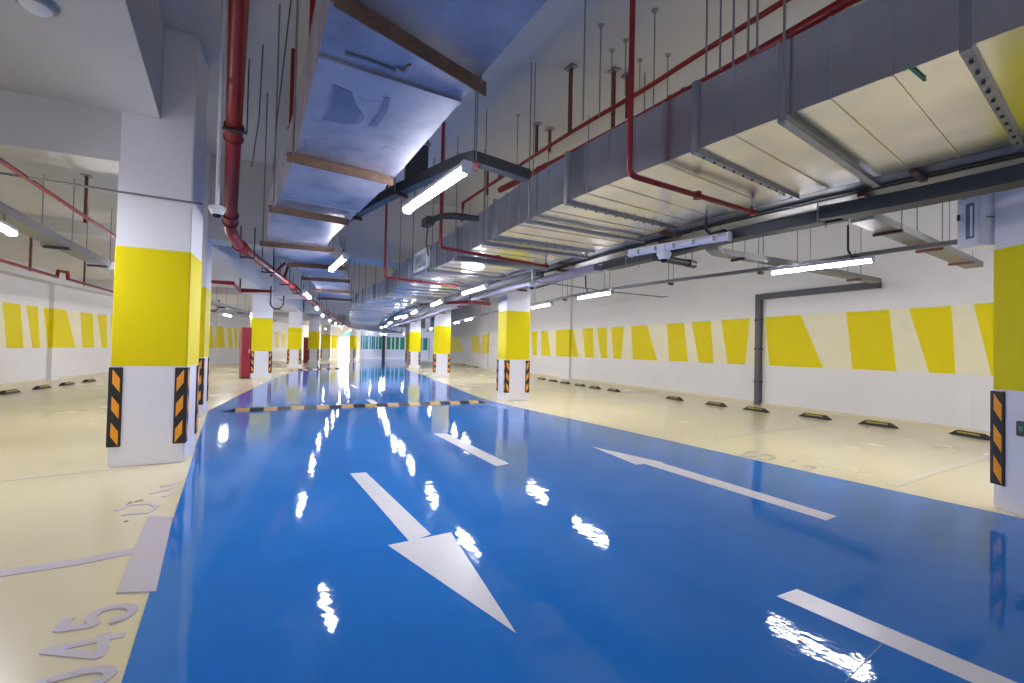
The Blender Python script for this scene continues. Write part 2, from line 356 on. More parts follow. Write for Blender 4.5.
# ------------------------------------------------------------------ ceiling and beams
ce = struct(MB().prism(poly, CZ, CZ+.2).build('ceiling', 'ceil'))
LC = Path([(.6,-1.6),(-3.69,5.12),(-5.68,8.3),(-7.6,12.6),(-9.62,18.05),(-12.6,26.9),(-14.6,34.3),(-16.6,41.5),(-17.2,47)], 0)   # lane face of the left columns
ll = off(LC.p, -.02)
lowpoly = [p for p in LW.p if p[1] < 46.9]+[q for q in ll[::-1]]
# low slab over the left bays: ends on a line that runs with the lane
edge = [Z(160,118,LZ), Z(125,0,LZ)]
dv = Vector(edge[1])-Vector(edge[0]); ext = Vector(edge[1])+dv.normalized()*6
low = [p for p in off(LW.p,-.05) if p[1] < 5.3]+[(-4.6,5.15),(edge[0][0],edge[0][1]+.25),edge[0],edge[1],tuple(ext)]
MB().prism(low, LZ, CZ).build('low_slab', 'ceil', ce)
low2 = [p for p in off(LW.p,-.05) if 5.3 <= p[1] < 46]+[(-17.6,46),(-15.6,34.6),(-13.5,27.2),(-10.5,18.3),(-8.4,12.8),(-6.6,8.8),(-4.6,5.16),(-5.5,5.3)]
MB().prism(low2, LZ2, CZ).build('low_slab', 'ceil', ce)
def beam(a, b, w, z0, z1=CZ, m='ceil'):
    a, b = Vector(a), Vector(b); u = (b-a).normalized(); n = Vector((-u.y,u.x))
    q = [a, b, b+n*w, a+n*w]
    return MB().prism([tuple(v) for v in q], z0, z1).build('ceiling_beam', m, ce)
beam((-14.0,.2+.0), (-4.25,4.86), .45, BZ, LZ+.2) if False else None
a_ = Z(118,158,BZ); b_ = Z(0,140,BZ); a_ = (a_[0]-.06,a_[1]+.10); b_ = (b_[0]-.06,b_[1]+.10); d_ = (Vector(b_)-Vector(a_)).normalized()
beam(tuple(Vector(b_)+d_*4.5), a_, .5, BZ, LZ+.1)
def xbeam(p, q, w=.55): return beam(p, q, w, BZ)
xbeam((-5.72,8.30), (-.2,12.1)); xbeam((-9.62,18.1), (-3.6,21.3)); xbeam((-12.6,27.2), (-6.6,29.0)); xbeam((-14.8,34.6), (-8.6,36.5)); xbeam((-16.6,42), (-9.5,43))
for Yb, X0 in ((9.0,-13.2),(18.2,-16.2),(27,-18)):
    pb = LC.at(LC.sY(Yb)); beam((X0, Yb-4.2 if Yb < 10 else Yb-2.5), (pb[0]-.7, Yb), .5, BZ, LZ2+.1)
MB().sweep(LC.sub(LC.sY(8.9), LC.L), -.95, -.05, BZ, CZ).build('ceiling_beam', 'ceil', ce)
RC = Path([(.3,12.5),(-2.9,21.2),(-6.1,29.4),(-8.3,36.4),(-9,46)], 0)
MB().sweep(RC.sub(.3, RC.L), -.7, .1, BZ, CZ).build('ceiling_beam', 'ceil', ce)
sb = Path([(2.75,.7),(.70,4.03),(-2.1,8.6)], 0); MB().sweep(sb.p, -2.0, 0, 4.5, CZ+.01).build('ceiling_beam', 'ceil', ce)
MB().sweep(LW.sub(LW.sY(5), LW.sY(46)), -.02, .45, 3.2, LZ+.05).build('ceiling_beam', 'ceil', ce)
# ------------------------------------------------------------------ columns
def column(c, u, label, su=.67, sv=.67, top=CZ, guards=(0,1,2,3), grp=None):
    # c: near corner facing the lane, u: direction of the front face away from that corner, v: away along the lane
    u = Vector(u).normalized(); v = Vector((u.y, -u.x))
    if v.y < 0: v = -v
    c = Vector(c); cs = [c, c+u*su, c+u*su+v*sv, c+v*sv]; ctr = (cs[0]+cs[2])/2
    t = thing('column', tuple(ctr), label, 'column', 'square garage columns with a yellow band')
    def ring(g): 
        out = []
        for q in cs:
            d = q-ctr; out.append((q.x+ (g if d.dot(u) > 0 else -g)*u.x+(g if d.dot(v) > 0 else -g)*v.x, q.y+(g if d.dot(u) > 0 else -g)*u.y+(g if d.dot(v) > 0 else -g)*v.y))
        return out
    MB().prism(ring(0), 0, top).build('shaft', 'colm', t, bevel=.012)
    MB().prism(ring(.004), T0, T1).build('yellow_band', 'yellow', t, bevel=.012)
    for gi in guards:
        q = cs[gi]; eu = u if gi in (0,3) else -u; ev = v if gi in (0,1) else -v
        w, th, z0, z1 = .105, .014, .22, T0-.005
        P = [q-eu*th-ev*th, q+eu*w-ev*th, q+eu*w, q, q+ev*w, q+ev*w-eu*th]
        g = MB().prism([tuple(p) for p in P], z0, z1).build('corner_guard', 'rubber', t, bevel=.004)
        for k in range(3):
            zc = z0+.14+.285*k
            for (e, n, sg) in ((eu, -ev, 1), (ev, -eu, 1)):
                b0 = q+n*(th-.002); a0 = b0+e*.02; a1 = b0+e*.085
                hz = .075; sl = .05
                pts = [(a0, zc-hz+ -sl), (a1, zc-hz+sl), (a1, zc+hz+sl), (a0, zc+hz-sl)]
                # the slant rises towards the outer edge of the face
                pts = [(a0, zc-hz+sl), (a1, zc-hz-sl), (a1, zc+hz-sl), (a0, zc+hz+sl)]
                lo = [(p.x, p.y, z) for p, z in pts]; hi = [(p.x+n.x*.004, p.y+n.y*.004, z) for p, z in pts]
                MB().hexa(lo, hi).build('reflector', 'orange', g)
    return t, cs, u, v
c1 = column((-3.69,5.12), (-.90,-.43), 'large square column closest on the left, white with a broad yellow band and two hazard guards in front')
c2 = column((-5.68,8.30), (-.89,-.45), 'yellow-banded column half hidden just behind the large left column')
c3 = column((-9.62,18.05), (-.80,-.60), 'yellow-banded column with the taller red cabinet at its side', .72)
c4 = column((-12.6,26.9), (-.93,-.36), 'yellow-banded column next along the left side after the one with the tall red cabinet', .72)
c5 = column((-14.7,34.3), (-.94,-.33), 'far yellow-banded column with the small distant red cabinet at its side', .75)
c6 = column((-16.75,41.5), (-.97,-.25), 'last yellow-banded column of the left row before the bright doorway', .8)
column((-15.35,43.9), (-.99,-.1), 'narrow yellow-banded column just beside the bright doorway at the far end', .5)
r1 = column((4.50,3.53), (1,.03), 'column cut by the right picture edge, carrying the white panel box and black junction box', .7, .66)
r2 = column((-.15,11.85), (.93,.36), 'yellow-banded column with three hazard guards just past the far end of the speed hump')
r3 = column((-3.62,20.95), (.97,.22), 'yellow-banded column second back along the right side of the lane', .75)
r4 = column((-6.75,29.6), (.98,.18), 'yellow-banded column third back along the right side, with a dark doorway behind it', .72)
column((-8.55,36.2), (.99,.1), 'yellow-banded column mostly hidden behind the third one on the right side', .72)
# items on columns
def cabinet(c, u, v, d, h, label):
    c = Vector(c); q = [c, c+u*.3, c+u*.3+v*d, c+v*d]; ctr = (q[0]+q[2])/2
    t = thing('fire_cabinet', tuple(ctr), label, 'cabinet')
    MB().prism([tuple(p) for p in q], .06, h).build('body', 'redbox', t, bevel=.01)
    MB().prism([tuple(p+ (p-ctr)*-.06) for p in q], 0, .065).build('plinth', 'dark', t)
    dq = [c-v*.015+u*.02, c-v*.015+u*.28, c+u*.28, c+u*.02]; dd = MB().prism([tuple(p) for p in dq], .12, h-.05).build('door', 'redbox', t)
    MB().obox(tuple(c-v*.025+u*.05), u, .012, .012, 1.0, 1.15).build('handle', 'silver', dd)
    return t
_, cs, u, v = c3; cabinet(cs[1]+u*.02, u, v, .75, 2.0, 'tall dark red fire cabinet standing against the column beyond the closest two')
_, cs, u, v = c5; cabinet(cs[1]+u*.02, u, v, .75, 1.95, 'small distant red fire cabinet against a far left column')
# white panel on the right column
x0, y0 = 4.385, 4.21
pb = thing('control_panel', (x0+.1,y0+.1,2.45), 'white control panel box with a small window, mounted high beside the right-hand column', 'panel box')
MB().box(x0,x0+.2,y0,y0+.225,2.44,3.02).build('body', 'panel', pb, bevel=.006)
dd = MB().box(x0-.012,x0,y0+.012,y0+.213,2.455,3.005).build('door', 'panel', pb, bevel=.003)
MB().box(x0-.018,x0-.012,y0+.05,y0+.125,2.52,2.86).build('window', 'glass', dd); MB().box(x0-.021,x0-.018,y0+.06,y0+.08,2.54,2.83).build('bright_strip', 'silver', dd)
MB().box(x0-.03,x0-.012,y0+.185,y0+.2,2.72,2.78).build('latch', 'dark', dd)
lt = MB(); random.seed(3)
for k in range(9):
    yy = y0+.03+k*.016
    lt.box(x0-.0145,x0-.012,yy,yy+.003,2.915,2.94); lt.box(x0-.0145,x0-.012,yy,yy+.011,2.915+(.0 if k%2 else .024),2.919+(.0 if k%2 else .024)); lt.box(x0-.0145,x0-.012,yy+.011,yy+.011,2.915,2.94 if k%3 else 2.93)
lt.build('lettering', 'ink', dd)
MB().box(x0+.05,x0+.14,y0-.003,y0,2.70,2.715).build('maker_plate', 'ink', pb)
jb = thing('junction_box', (4.5,3.82,.72), 'small black junction box low on the column at the right picture edge', 'junction box')
jx, jy = 4.505, 3.93
MB().box(jx-.05,jx,jy-.12,jy+.05,.70,.83).build('body', 'box', jb, bevel=.006); MB().box(jx-.054,jx-.05,jy-.01,jy+.02,.745,.785).build('green_mark', 'gdot', jb)
# ------------------------------------------------------------------ speed hump
def hump(a, b, n, label, w=.34, h=.055):
    a, b = Vector(a), Vector(b); u = (b-a).normalized(); L = (b-a).length; nn = Vector((-u.y,u.x))
    t = thing('speed_hump', tuple((a+b)/2), label, 'speed hump')
    prof = [(-.5,0),(-.42,.25),(-.25,.75),(-.08,1),(.08,1),(.25,.75),(.42,.25),(.5,0)]
    st = [0,.22]+[.22+(L-.44)*k/n for k in range(1,n)]+[L-.22,L]
    for i in range(len(st)-1):
        mb = MB(); m = len(prof)
        k0 = 0.02 if i == 0 else 1; k1 = .02 if i == len(st)-2 else 1
        w0 = .5 if i == 0 else 1; w1 = .5 if i == len(st)-2 else 1
        vs = [tuple(a+u*st[i]+nn*(p*w*w0))+(.004+q*h*k0,) for p,q in prof]+[tuple(a+u*st[i+1]+nn*(p*w*w1))+(.004+q*h*k1,) for p,q in prof]
        fs = [(j,j+1,m+j+1,m+j) for j in range(m-1)]+[tuple(range(m)), tuple(range(2*m-1,m-1,-1)), (0,m,2*m-1,m-1)]
        mb.add(vs, fs).build('hump_segment', 'rubber' if i%2 == 0 else 'hyel', t)
        if 0 < i < len(st)-2 and n > 12:
            c = a+u*(st[i]+st[i+1])/2; MB().rev([(.018,0),(.018,.01),(.01,.014)], (c.x,c.y,h+.002), 10).build('bolt_cap', 'wire', t)
hump(Z(223,411.5), Z(485,402.3), 21, 'yellow and black speed hump laid across the near part of the blue lane')
hump(Z(288,370.5), Z(345,368.5), 11, 'distant yellow and black speed hump beyond the first one', .3, .05)
# ------------------------------------------------------------------ wheel stops
def stop_proto():
    t = thing('wheel_stop', (0,0,0), 'x', 'wheel stop', 'black wheel stops')
    L, w, h = .33, .075, .09
    vs = [(-L,-w,0),(L,-w,0),(L,w,0),(-L,w,0),(-L+.12,-w*.5,h),(L-.12,-w*.5,h),(L-.12,w*.5,h),(-L+.12,w*.5,h)]
    MB().hexa(vs[:4], vs[4:]).build('body', 'rubber', t, bevel=.008)
    for sg in (-1,1):
        y0, y1 = -w*.72*sg, -w*.6*sg
        q = [(-L+.14,y0,h*.55),(L-.14,y0,h*.55),(L-.15,y1,h*.8),(-L+.15,y1,h*.8)]
        o_ = Vector((0,-sg*.004,.003)); MB().hexa(q, [tuple(Vector(p)+o_) for p in q]).build('reflective_strip', 'syel', t)
    q = [(-L+.16,-.014,h-.002),(L-.16,-.014,h-.002),(L-.16,.014,h-.002),(-L+.16,.014,h-.002)]
    MB().hexa(q, [(x,y,h+.004) for x,y,z in q]).build('reflective_strip', 'syel', t)
    return t
ws = stop_proto(); kids(ws); used = [0]
def put(proto, loc, rz, label, grp=None):
    o = proto if not used[0] else copy_tree(proto); used[0] += 1
    o.location = loc; o.rotation_euler.z = rz; o['label'] = label
    if grp: o['group'] = grp
    return o
def near_dir(path, p):
    t = min((path.L*i/400 for i in range(401)), key=lambda s: (path.at(s)[0]-p[0])**2+(path.at(s)[1]-p[1])**2); return path.dir(t), t
rs = [(971,437),(878,426),(815,418),(756,411),(716,405.5),(674.5,399.5),(613.8,391.3),(594.8,388.4),(580,386),(565,383.5),(553,381.5),(542,379.6),(476,367.5),(466,365.3)]
for i, q in enumerate(rs):
    p = Z(*q); d, t = near_dir(RW, p); w_ = RW.at(t); k_ = math.hypot(p[0]-w_[0],p[1]-w_[1]); p = p if k_ > .2 else RW.side(t,-.2)
    put(ws, (*p,0), math.atan2(d[1],d[0]), ('black wheel stop with yellow strips by the right wall, half hidden by the edge column' if i == 0 else
        f'black wheel stop by the right wall, {ORD[i]} counted from the edge column'))
ls = [(9,393.5),(42,388.6),(67,385),(89,381.8),(216.4,364.8),(224,364.2),(230.2,363.6),(236.6,363)]
for i, q in enumerate(ls):
    p = Z(*q); d, t = near_dir(LW, p); w_ = LW.at(t); k_ = math.hypot(p[0]-w_[0],p[1]-w_[1]); p = p if k_ > .32 else LW.side(t,.32)
    put(ws, (*p,0), math.atan2(d[1],d[0]), (f'worn black wheel stop by the left wall, {ORD[i]} left of the large column' if i < 4 else
        f'tiny black wheel stop by the left wall, {ORD[i-4]} in the far row seen between columns'))
# ------------------------------------------------------------------ ducts
def rod(mb_parent, x, y, z0, z1, name='hanger_rod', r=.006, m='rod', tilt=0):
    return MB().tube([(x,y,z0),(x+tilt,y,z1)], r, 6).build(name, m, mb_parent)
DZ0, DZ1, DWD = 2.8, 3.26, 1.55
dr_ = thing('air_duct', DL.at(DL.sY(4)), 'long galvanised rectangular air duct running overhead on the right side of the lane', 'air duct')
fl_s = [DL.sY(y) for y in (-.6,.75,2.05,3.16,4.33,5.75)]; s = fl_s[-1]+1.5
while s < DL.L-.5: fl_s.append(s); s += 1.5
for i in range(len(fl_s)-1):
    a, b = fl_s[i], fl_s[i+1]; mb = MB().sweep(DL.sub(a, b), 0, DWD, DZ0, DZ1)
    nr = 5
    if i < 8:
        for k in range(1, nr):
            t = a+(b-a)*k/nr; mb.sweep(DL.sub(t-.007, t+.007), -.007, DWD+.007, DZ0-.007, DZ1+.007)
    mb.build('duct_section', 'galv', dr_)
    f = MB().sweep(DL.sub(b-.022, b+.022), -.024, DWD+.024, DZ0-.026, DZ1+.026).build('flange', 'steel', dr_)
    if i < 6:
        for k in range(11):
            p = DL.side(b, .1+k*.135); MB().rev([(.009,-.012),(.009,0)], (p[0],p[1],DZ0-.026), 8).build('flange_bolt', 'dark', f)
bars_ = [DL.sY(1.4), DL.sY(2.67), DL.sY(Z(513,223,2.74)[1]), DL.sY(Z(471,245,2.74)[1])]; q = bars_[-1]+1.2
while q < DL.L-.5: bars_.append(q); q += 1.2
for i, tb in enumerate(bars_):
    d = DL.dir(tb); c = DL.side(tb, DWD/2)
    MB().obox(c, (d[1],-d[0]), DWD/2+.07, .024, DZ0-.062, DZ0-.026).build('support_bar', 'steel', dr_)
    if i < 14:
        p = DL.side(tb, -.05); rod(dr_, p[0], p[1], DZ0-.07, CZ, r=.008 if i < 5 else .01)
        p = DL.side(tb, DWD+.05); rod(dr_, p[0], p[1], DZ0-.07, CZ, r=.008)
A, B = Vector(Z(908,64,DZ0)), Vector(Z(925,79,DZ0)); MB().obox(tuple((A+B)/2), tuple(B-A), (B-A).length/2, .006, DZ0-.012, DZ0-.005).build('green_laser_streak', 'green', dr_)  # green strip standing in for a streak of laser light on the duct
# end part: bolts, vent grille, blue tape, dark smudges of paint
sg = DL.sY(8.65)
p = DL.side(sg, -.02); d = DL.dir(sg); nrm = (-d[1], d[0])
vg = MB(); u = Vector(d); n = Vector((-d[1],d[0])); P = Vector(p)
def vbox(mb, a0, a1, z0, z1, t0, t1):
    q = [P+u*a0+n*t0, P+u*a1+n*t0, P+u*a1+n*t1, P+u*a0+n*t1]; mb.hexa([(v.x,v.y,z0) for v in q], [(v.x,v.y,z1) for v in q])
for a0,a1,z0,z1 in ((-.42,.42,2.84,2.89),(-.42,.42,3.17,3.22),(-.42,-.36,2.84,3.22),(.36,.42,2.84,3.22)): vbox(vg,a0,a1,z0,z1,0,.05)
gr = vg.build('vent_frame', 'plastic', dr_)
vg = MB()
for k in range(7): vbox(vg,-.37,.37,2.895+k*.04,2.905+k*.04,.0,.035)
vg.build('vent_slats', 'silver', gr)
for (x,y,r) in ((732,188,.10),(690,192,.03),(765,196,.05)):
    pass
# smooth duct on the left
LZ0, LZ1, LWD = 2.8, 3.22, .77
dl_ = thing('air_duct', LD.at(LD.sY(3.5)), 'smooth blue-grey air duct overhead at left, carried on rusty angle irons', 'air duct')
bars = [LD.sY(y) for y in (6.45,8.0,9.6,11.6,13.6)]
ss = [LD.sY(-.3)]+[ (x) for x in (LD.sY(1.0),LD.sY(2.42),LD.sY(4.6),LD.sY(6.6),LD.sY(9.1),LD.sY(11.5),LD.L)]
for i in range(len(ss)-1):
    MB().sweep(LD.sub(ss[i], ss[i+1]-.004), -LWD/2, LWD/2, LZ0+.012*(i%2), LZ1).build('duct_section', 'galvs', dl_)
    b = ss[i+1]; MB().sweep(LD.sub(b-.012, b+.012), -LWD/2-.004, LWD/2+.004, LZ0-.003, LZ1+.004).build('seam', 'galvs', dl_)
for a_, b_ in (((334,-4),(486,89)),((287,156),(393,181)),((269,208),(349,222))):
    A, B = Vector(Z(*a_,LZ0-.04)), Vector(Z(*b_,LZ0-.04)); c = (A+B)/2; e = (B-A).normalized(); L = (B-A).length/2; n = Vector((-e.y,e.x))
    if n.y < 0: n = -n
    b = MB().obox(tuple(c+n*.035), e, L, .035, LZ0-.012, LZ0-.005); b.obox(tuple(c), e, L, .004, LZ0-.08, LZ0-.005)
    b.build('angle_iron', 'brown', dl_)
    for q in (c-e*(L-.04), c+e*(L-.04)): rod(dl_, q.x, q.y, LZ0-.03, CZ, r=.008)
for i, t in enumerate(bars):
    c = LD.at(t); d = LD.dir(t); e = (d[1],-d[0]); L = LWD/2+.1
    b = MB().obox(c, e, L, .035, LZ0-.012, LZ0-.004); q = Vector(c)-Vector(d)*.032; b.obox(tuple(q), e, L, .004, LZ0-.075, LZ0-.004)
    b.build('angle_iron', 'brown', dl_)
    for o_ in (-L+.03, L-.03):
        p = LD.side(t, o_); rod(dl_, p[0], p[1], LZ0-.03, CZ if t < LD.sY(8) else BZ, r=.008)
# dark smears left on the near panel of the left duct
for nm, q in (('smear', [(333,84),(352,92),(356,104),(362,112),(356,124),(345,124),(322,119),(330,108),(333,95)]), ('smear', [(385,97),(390,98),(388,110),(378,125),(369,126),(380,113)])):
    MB().prism([Z(x,y,LZ0) for x,y in q], LZ0-.003, LZ0+.002).build('smear', 'spot', dl_)
for q, r_ in (([(358,96),(366,100),(376,101),(384,102)],.005),([(360,112),(363,117),(358,124)],.01),([(380,150),(388,146),(394,150)],.008),([(300,150),(306,146),(304,140)],.008),([(396,68),(404,72),(410,66)],.008),([(345,55),(370,62),(395,72)],.008),([(322,142),(340,148),(352,145)],.005)):
    MB().tube([(*p,LZ0+r_*.8) for p in cat([Z(x,y,LZ0) for x,y in q],3)], r_, 6).build('smear', 'spot', dl_)
# ------------------------------------------------------------------ red pipes
def red_pipe(pts, r, label, name='red_pipe', hang=(), n=12, couplings=(), loc=None, htop=CZ, plate=True, uh=False):
    t = thing(name, loc or pts[0], label, 'pipe')
    MB().tube(pts, r, n).build('pipe_run', 'red', t, smooth=True)
    for c, d in couplings:
        c, d = Vector(c), Vector((*d,0)) if len(d) == 2 else Vector(d); d.normalize()
        MB().tube([c-d*.09, c-d*.075, c-d*.074, c-d*.03, c+d*.03, c+d*.074, c+d*.075, c+d*.09], [r*1.28,r*1.28,r*1.12,r*1.12,r*1.12,r*1.12,r*1.28,r*1.28], n).build('coupling', 'red', t, smooth=True)
    for (x,y,z,dx,dy) in hang:
        if uh:                                  # a square U of flat bar round the pipe
            w = r+.025; e = Vector((dy,-dx)); c = Vector((x,y))
            for sgn in (-1,1):
                q = c+e*w*sgn; MB().obox(tuple(q), (dx,dy), .018, .006, z-r-.03, min(z+.42, htop)).build('hanger_arm', 'dark', t)
            MB().obox((x,y), (dy,-dx), w+.006, .02, z-r-.035, z-r-.005).build('hanger_foot', 'dark', t)
        else:
            MB().obox((x,y), (dx,dy), .02, .014, z-r-.01, htop).build('hanger_post', 'rust', t)
            if plate: MB().obox((x,y), (dx,dy), .06, .05, htop-.012, htop).build('ceiling_plate', 'steel', t)
    return t
PZ = 2.9
SA, SB = Vector((-1.73,2.75,4.86)), Vector((-4.0,6.3,2.99))
lp = [tuple(SA), tuple(SB), (-4.06,6.45,2.93)]+[(x,y,PZ) for x,y in LP.p[1:]]
hs = []
for y in (7.5,9.0,10.8,12.6,14.5,17,19.5,22.5,26,30):
    s = LP.sY(y); p, d = LP.at(s), LP.dir(s); hs.append((p[0],p[1],PZ,d[0],d[1]))
cp = [(tuple(SA+(SB-SA)*k), tuple(SB-SA)) for k in (.62,.955)]+[((*LP.at(LP.sY(y)),PZ), LP.dir(LP.sY(y))) for y in (7.1,12,16.5,21)]
red_pipe(lp, .078, 'thick dark red fire main running overhead beside the left columns', 'fire_main', hs, 16, cp, uh=True, htop=CZ)
fm = bpy.data.objects['fire_main']; q = SA+(SB-SA)*.585; e = Vector((.85,.53))
for sg in (-1,1): MB().obox((q.x+e.x*.12*sg, q.y+e.y*.12*sg), e, .006, .02, q.z-.1, CZ-.42).build('hanger_arm', 'dark', fm)
MB().obox((q.x,q.y), e, .126, .02, q.z-.11, q.z-.09).build('hanger_foot', 'dark', fm)
p = LP.at(LP.sY(10.2)); d = LP.dir(LP.sY(10.2))
for k in (-1,1): MB().tube([(p[0]-.05+.10*k,p[1]+.1*k,PZ),(p[0]-.05+.05*k,p[1]+.4,PZ+.38)], .03, 8).build('brace', 'red', fm)
def posts(path, ys, z):
    out = []
    for y in ys:
        s = path.sY(y); p, d = path.at(s), path.dir(s); out.append((p[0],p[1],z,d[0],d[1]))
    return out
def rail(q, z, k=3): return Path([Z(x,y,z) for x,y in q], k)
def dropposts(t, q, ytop=CZ):
    for x,y,yb in q:
        A = Z(x,y,CZ); d = ray(x,yb); zb = H+d.z*(A[1]/d.y)
        MB().obox(A, (-.5,.86), .022, .016, zb, CZ).build('hanger_post', 'rust', t); MB().obox(A, (-.5,.86), .07, .05, CZ-.02, CZ).build('ceiling_plate', 'steel', t)
MZ, NZ = 4.0, 4.1
RM = rail([(960,-62),(850,0),(760,52),(640,118),(560,160),(500,190)], MZ)
t = red_pipe([(x,y,MZ) for x,y in RM.p], .05, 'red water pipe running just above the top of the galvanised duct', couplings=[((*RM.at(RM.sY(4.6)),MZ), RM.dir(RM.sY(4.6))), ((*RM.at(RM.sY(6.5)),MZ), RM.dir(RM.sY(6.5)))])
dropposts(t, [(614,70,128),(628,75,118),(488,160,195)])
RN = rail([(900,-70),(786,0),(690,60),(640,92),(575,130),(520,165),(463,203)], NZ)
q = RN.p[-1]
t = red_pipe([(x,y,NZ) for x,y in RN.p]+[(q[0]-.01,q[1]+.02,3.75)], .024, 'thinner upper red pipe slanting across the hanging rods above the duct')
dropposts(t, [(571,67,133),(537,124,155),(550,129,152),(500,161,180)])
for (a, b, ztop, label) in (((633,176),(752,212),4.49,'red sprinkler drop passing before the duct and under it, closest of three'),
                      ((449,249),(546,266),4.49,'red sprinkler drop under the duct, middle one of three, ending near the hump column'),
                      ((391,278),(455,286),4.49,'farthest red sprinkler drop, a short run under the duct beside the white vent')):
    zz = 2.69; A, B = Vector(Z(*a, zz)), Vector(Z(*b, zz)); A -= (B-A).normalized()*(.035 if a[0] > 600 else .13)
    t = red_pipe([(A[0],A[1],ztop),(A[0],A[1],zz+.05),(A[0]+.012,A[1]+.012,zz+.012),(A[0]+.05,A[1]+.03,zz),(B[0],B[1],zz)], .022, label, 'sprinkler_drop', loc=(*A,zz))
    d = Vector(B)-Vector(A); d.normalize()
    MB().tube([(B[0]-d.x*.03,B[1]-d.y*.03,zz),(B[0]+d.x*.04,B[1]+d.y*.04,zz)], .033, 12).build('end_cap', 'red', t, smooth=True)
    MB().tube([(B[0],B[1],zz),(B[0],B[1],zz+.05)], .012, 8).build('riser', 'red', t)
    MB().rev([(.012,0),(.03,.01),(.012,.02),(.02,.05)], (B[0],B[1],zz+.05), 10).build('sprinkler_head', 'steel', t)
    m_ = Vector(A)*.5+Vector(B)*.5; MB().rev([(.034,-.03),(.034,.03)], (m_.x,m_.y,zz), 12).build('tee', 'red', t)
# left bays
LA = [(*Z(-40,134,2.93),2.93),(*Z(0,160,2.93),2.93),(*Z(60,200,2.93),2.93),(*Z(122,241,2.93),2.93)]
hp = Z(85,222,2.93); red_pipe(LA, .022, 'thin red pipe slanting across the ceiling left of the large column', hang=[(hp[0],hp[1],2.95,-.5,.86)], htop=LZ2)
a = [Z(x,y,2.7) for x,y in ((-30,250),(0,260),(57,277))]; b = [Z(x,y,2.85) for x,y in ((60,271),(67,271))]; c = [Z(x,y,2.7) for x,y in ((68,279),(114,292))]
pth = [(*p,2.7) for p in a]+[(a[-1][0]-.03,a[-1][1]+.05,2.84),(c[0][0]+.03,c[0][1]-.05,2.84)]+[(*p,2.7) for p in c]+[(-13.4,18.5,2.7)]
hh = [(*Z(x,y,2.7),2.7,-.4,.9) for x,y in ((30,269),(84,284))]
red_pipe(pth, .03, 'red pipe with a small upward loop along the top of the left wall', hang=hh, htop=LZ2)
BL2 = Path([(-6.2,10.3),(-7.6,12.6),(-9.8,17.2)], 3)
w0 = [Z(x,y,2.93) for x,y in ((205,282),(233,284),(240,291),(272,292))]
red_pipe([(*p,2.95-(.0 if i < 2 else .0)) for i,p in enumerate(w0)], .04, 'red branch pipe crossing behind the second left column to the next one', hang=[(w0[2][0],w0[2][1],2.95,1,0)], htop=BZ)
# right bay
Q = [(536,288),(562,280),(565,277),(566,273.5),(570,275),(634,261),(700,248),(770,232),(905,205)]
zq = [2.75,2.75,2.75,2.85,2.85,2.85,2.85,2.85,2.85]
rp = [(*Z(x,y,z),z) for (x,y),z in zip(Q,zq)]
red_pipe(rp, .02, 'thin red pipe hung over the right-hand bay, running below the dark trays', hang=[(p[0],p[1],2.85,-.5,.86) for p in (rp[5],rp[6],rp[7])])
qq = [(*Z(x,y,2.5),2.5) for x,y in ((446,303),(470,302),(490,304))]
red_pipe(qq, .035, 'short red pipe seen between the second and third right-hand columns', hang=[(qq[1][0],qq[1][1],2.5,1,0)], htop=BZ)
# small red stubs by the far left ceiling
for (x0,y0,y1,label) in ((311,0,60,'dark red pipe stub hanging from the ceiling next to the left duct edge'),(291,100,128,'short dark pipe stub with a flat foot left of the rusty angle irons')):
    A = Z(x0,y1,3.95); o = thing('pipe_stub', (*A,3.95), label, 'pipe')
    MB().tube([(*A,3.95),(*A,CZ)], .025, 10).build('pipe_run', 'red', o, smooth=True); MB().rev([(.04,0),(.04,.02)], (*A,3.93), 12).build('end_cap', 'red', o)
# ------------------------------------------------------------------ trays and trunking
def tray(path, oL, oR, z0, z1, m, label, name='cable_tray', rods=(), brackets=(), ztop=CZ, lip=True, s0=0, s1=None, bm='rust'):
    s1 = s1 or path.L
    t = thing(name, path.at((s0+s1)/2), label, 'cable tray')
    mb = MB().sweep(path.sub(s0,s1), oL, oR, z0, z1); mb.build('trough', m, t)
    if lip:
        for a, b in ((oL-.006,oL+.02),(oR-.02,oR+.006)): MB().sweep(path.sub(s0,s1), a, b, z0-.012, z1+.01).build('side_rail', 'dark', t)
    for y in brackets:
        s = path.sY(y); d = path.dir(s); c = path.side(s, (oL+oR)/2)
        MB().obox(c, (d[1],-d[0]), (oR-oL)/2+.02, .025, z0-.05, z0-.013).build('bracket', bm, t)
    for y in rods:
        s = path.sY(y)
        for o_ in (oL-.04, oR+.04):
            p = path.side(s, o_); rod(t, p[0], p[1], z0-.03, ztop)
    return t
DR = DL.o(DWD)
tray(DR, .085, .36, 2.84, 2.92, 'tray', 'flat grey cable tray tight against the right edge of the galvanised duct', brackets=(3.4,5.35,7.4,9.5,12,15), s0=DR.sY(.5), s1=DR.sY(34))
tray(DR, .42, .76, 2.84, 2.92, 'tray', 'wider flat grey cable tray second out from the duct', rods=(), brackets=(3.75,5.65,7.9,10.6), s0=DR.sY(.5), s1=DR.sY(24))
C1 = Path([Z(824,223,2.62),Z(890,212,2.62),Z(959,199,2.62),Z(1060,178,2.62),Z(1200,140,2.62)], 3)
tray(C1, -.02, .17, 2.62, 2.74, 'dark', 'short dark tray that stops in mid air close to the panel column', rods=(3.9,3.1,2.5), lip=False, ztop=2.82)
tray(TD, .03, .2, 2.62, 2.72, 'dark', 'dark trunking passing right behind the unlit tube fitting', 'cable_trunking', rods=(5.3,6.4), brackets=(), ztop=2.82, lip=False, s0=TD.sY(4.05), s1=TD.sY(6.9))
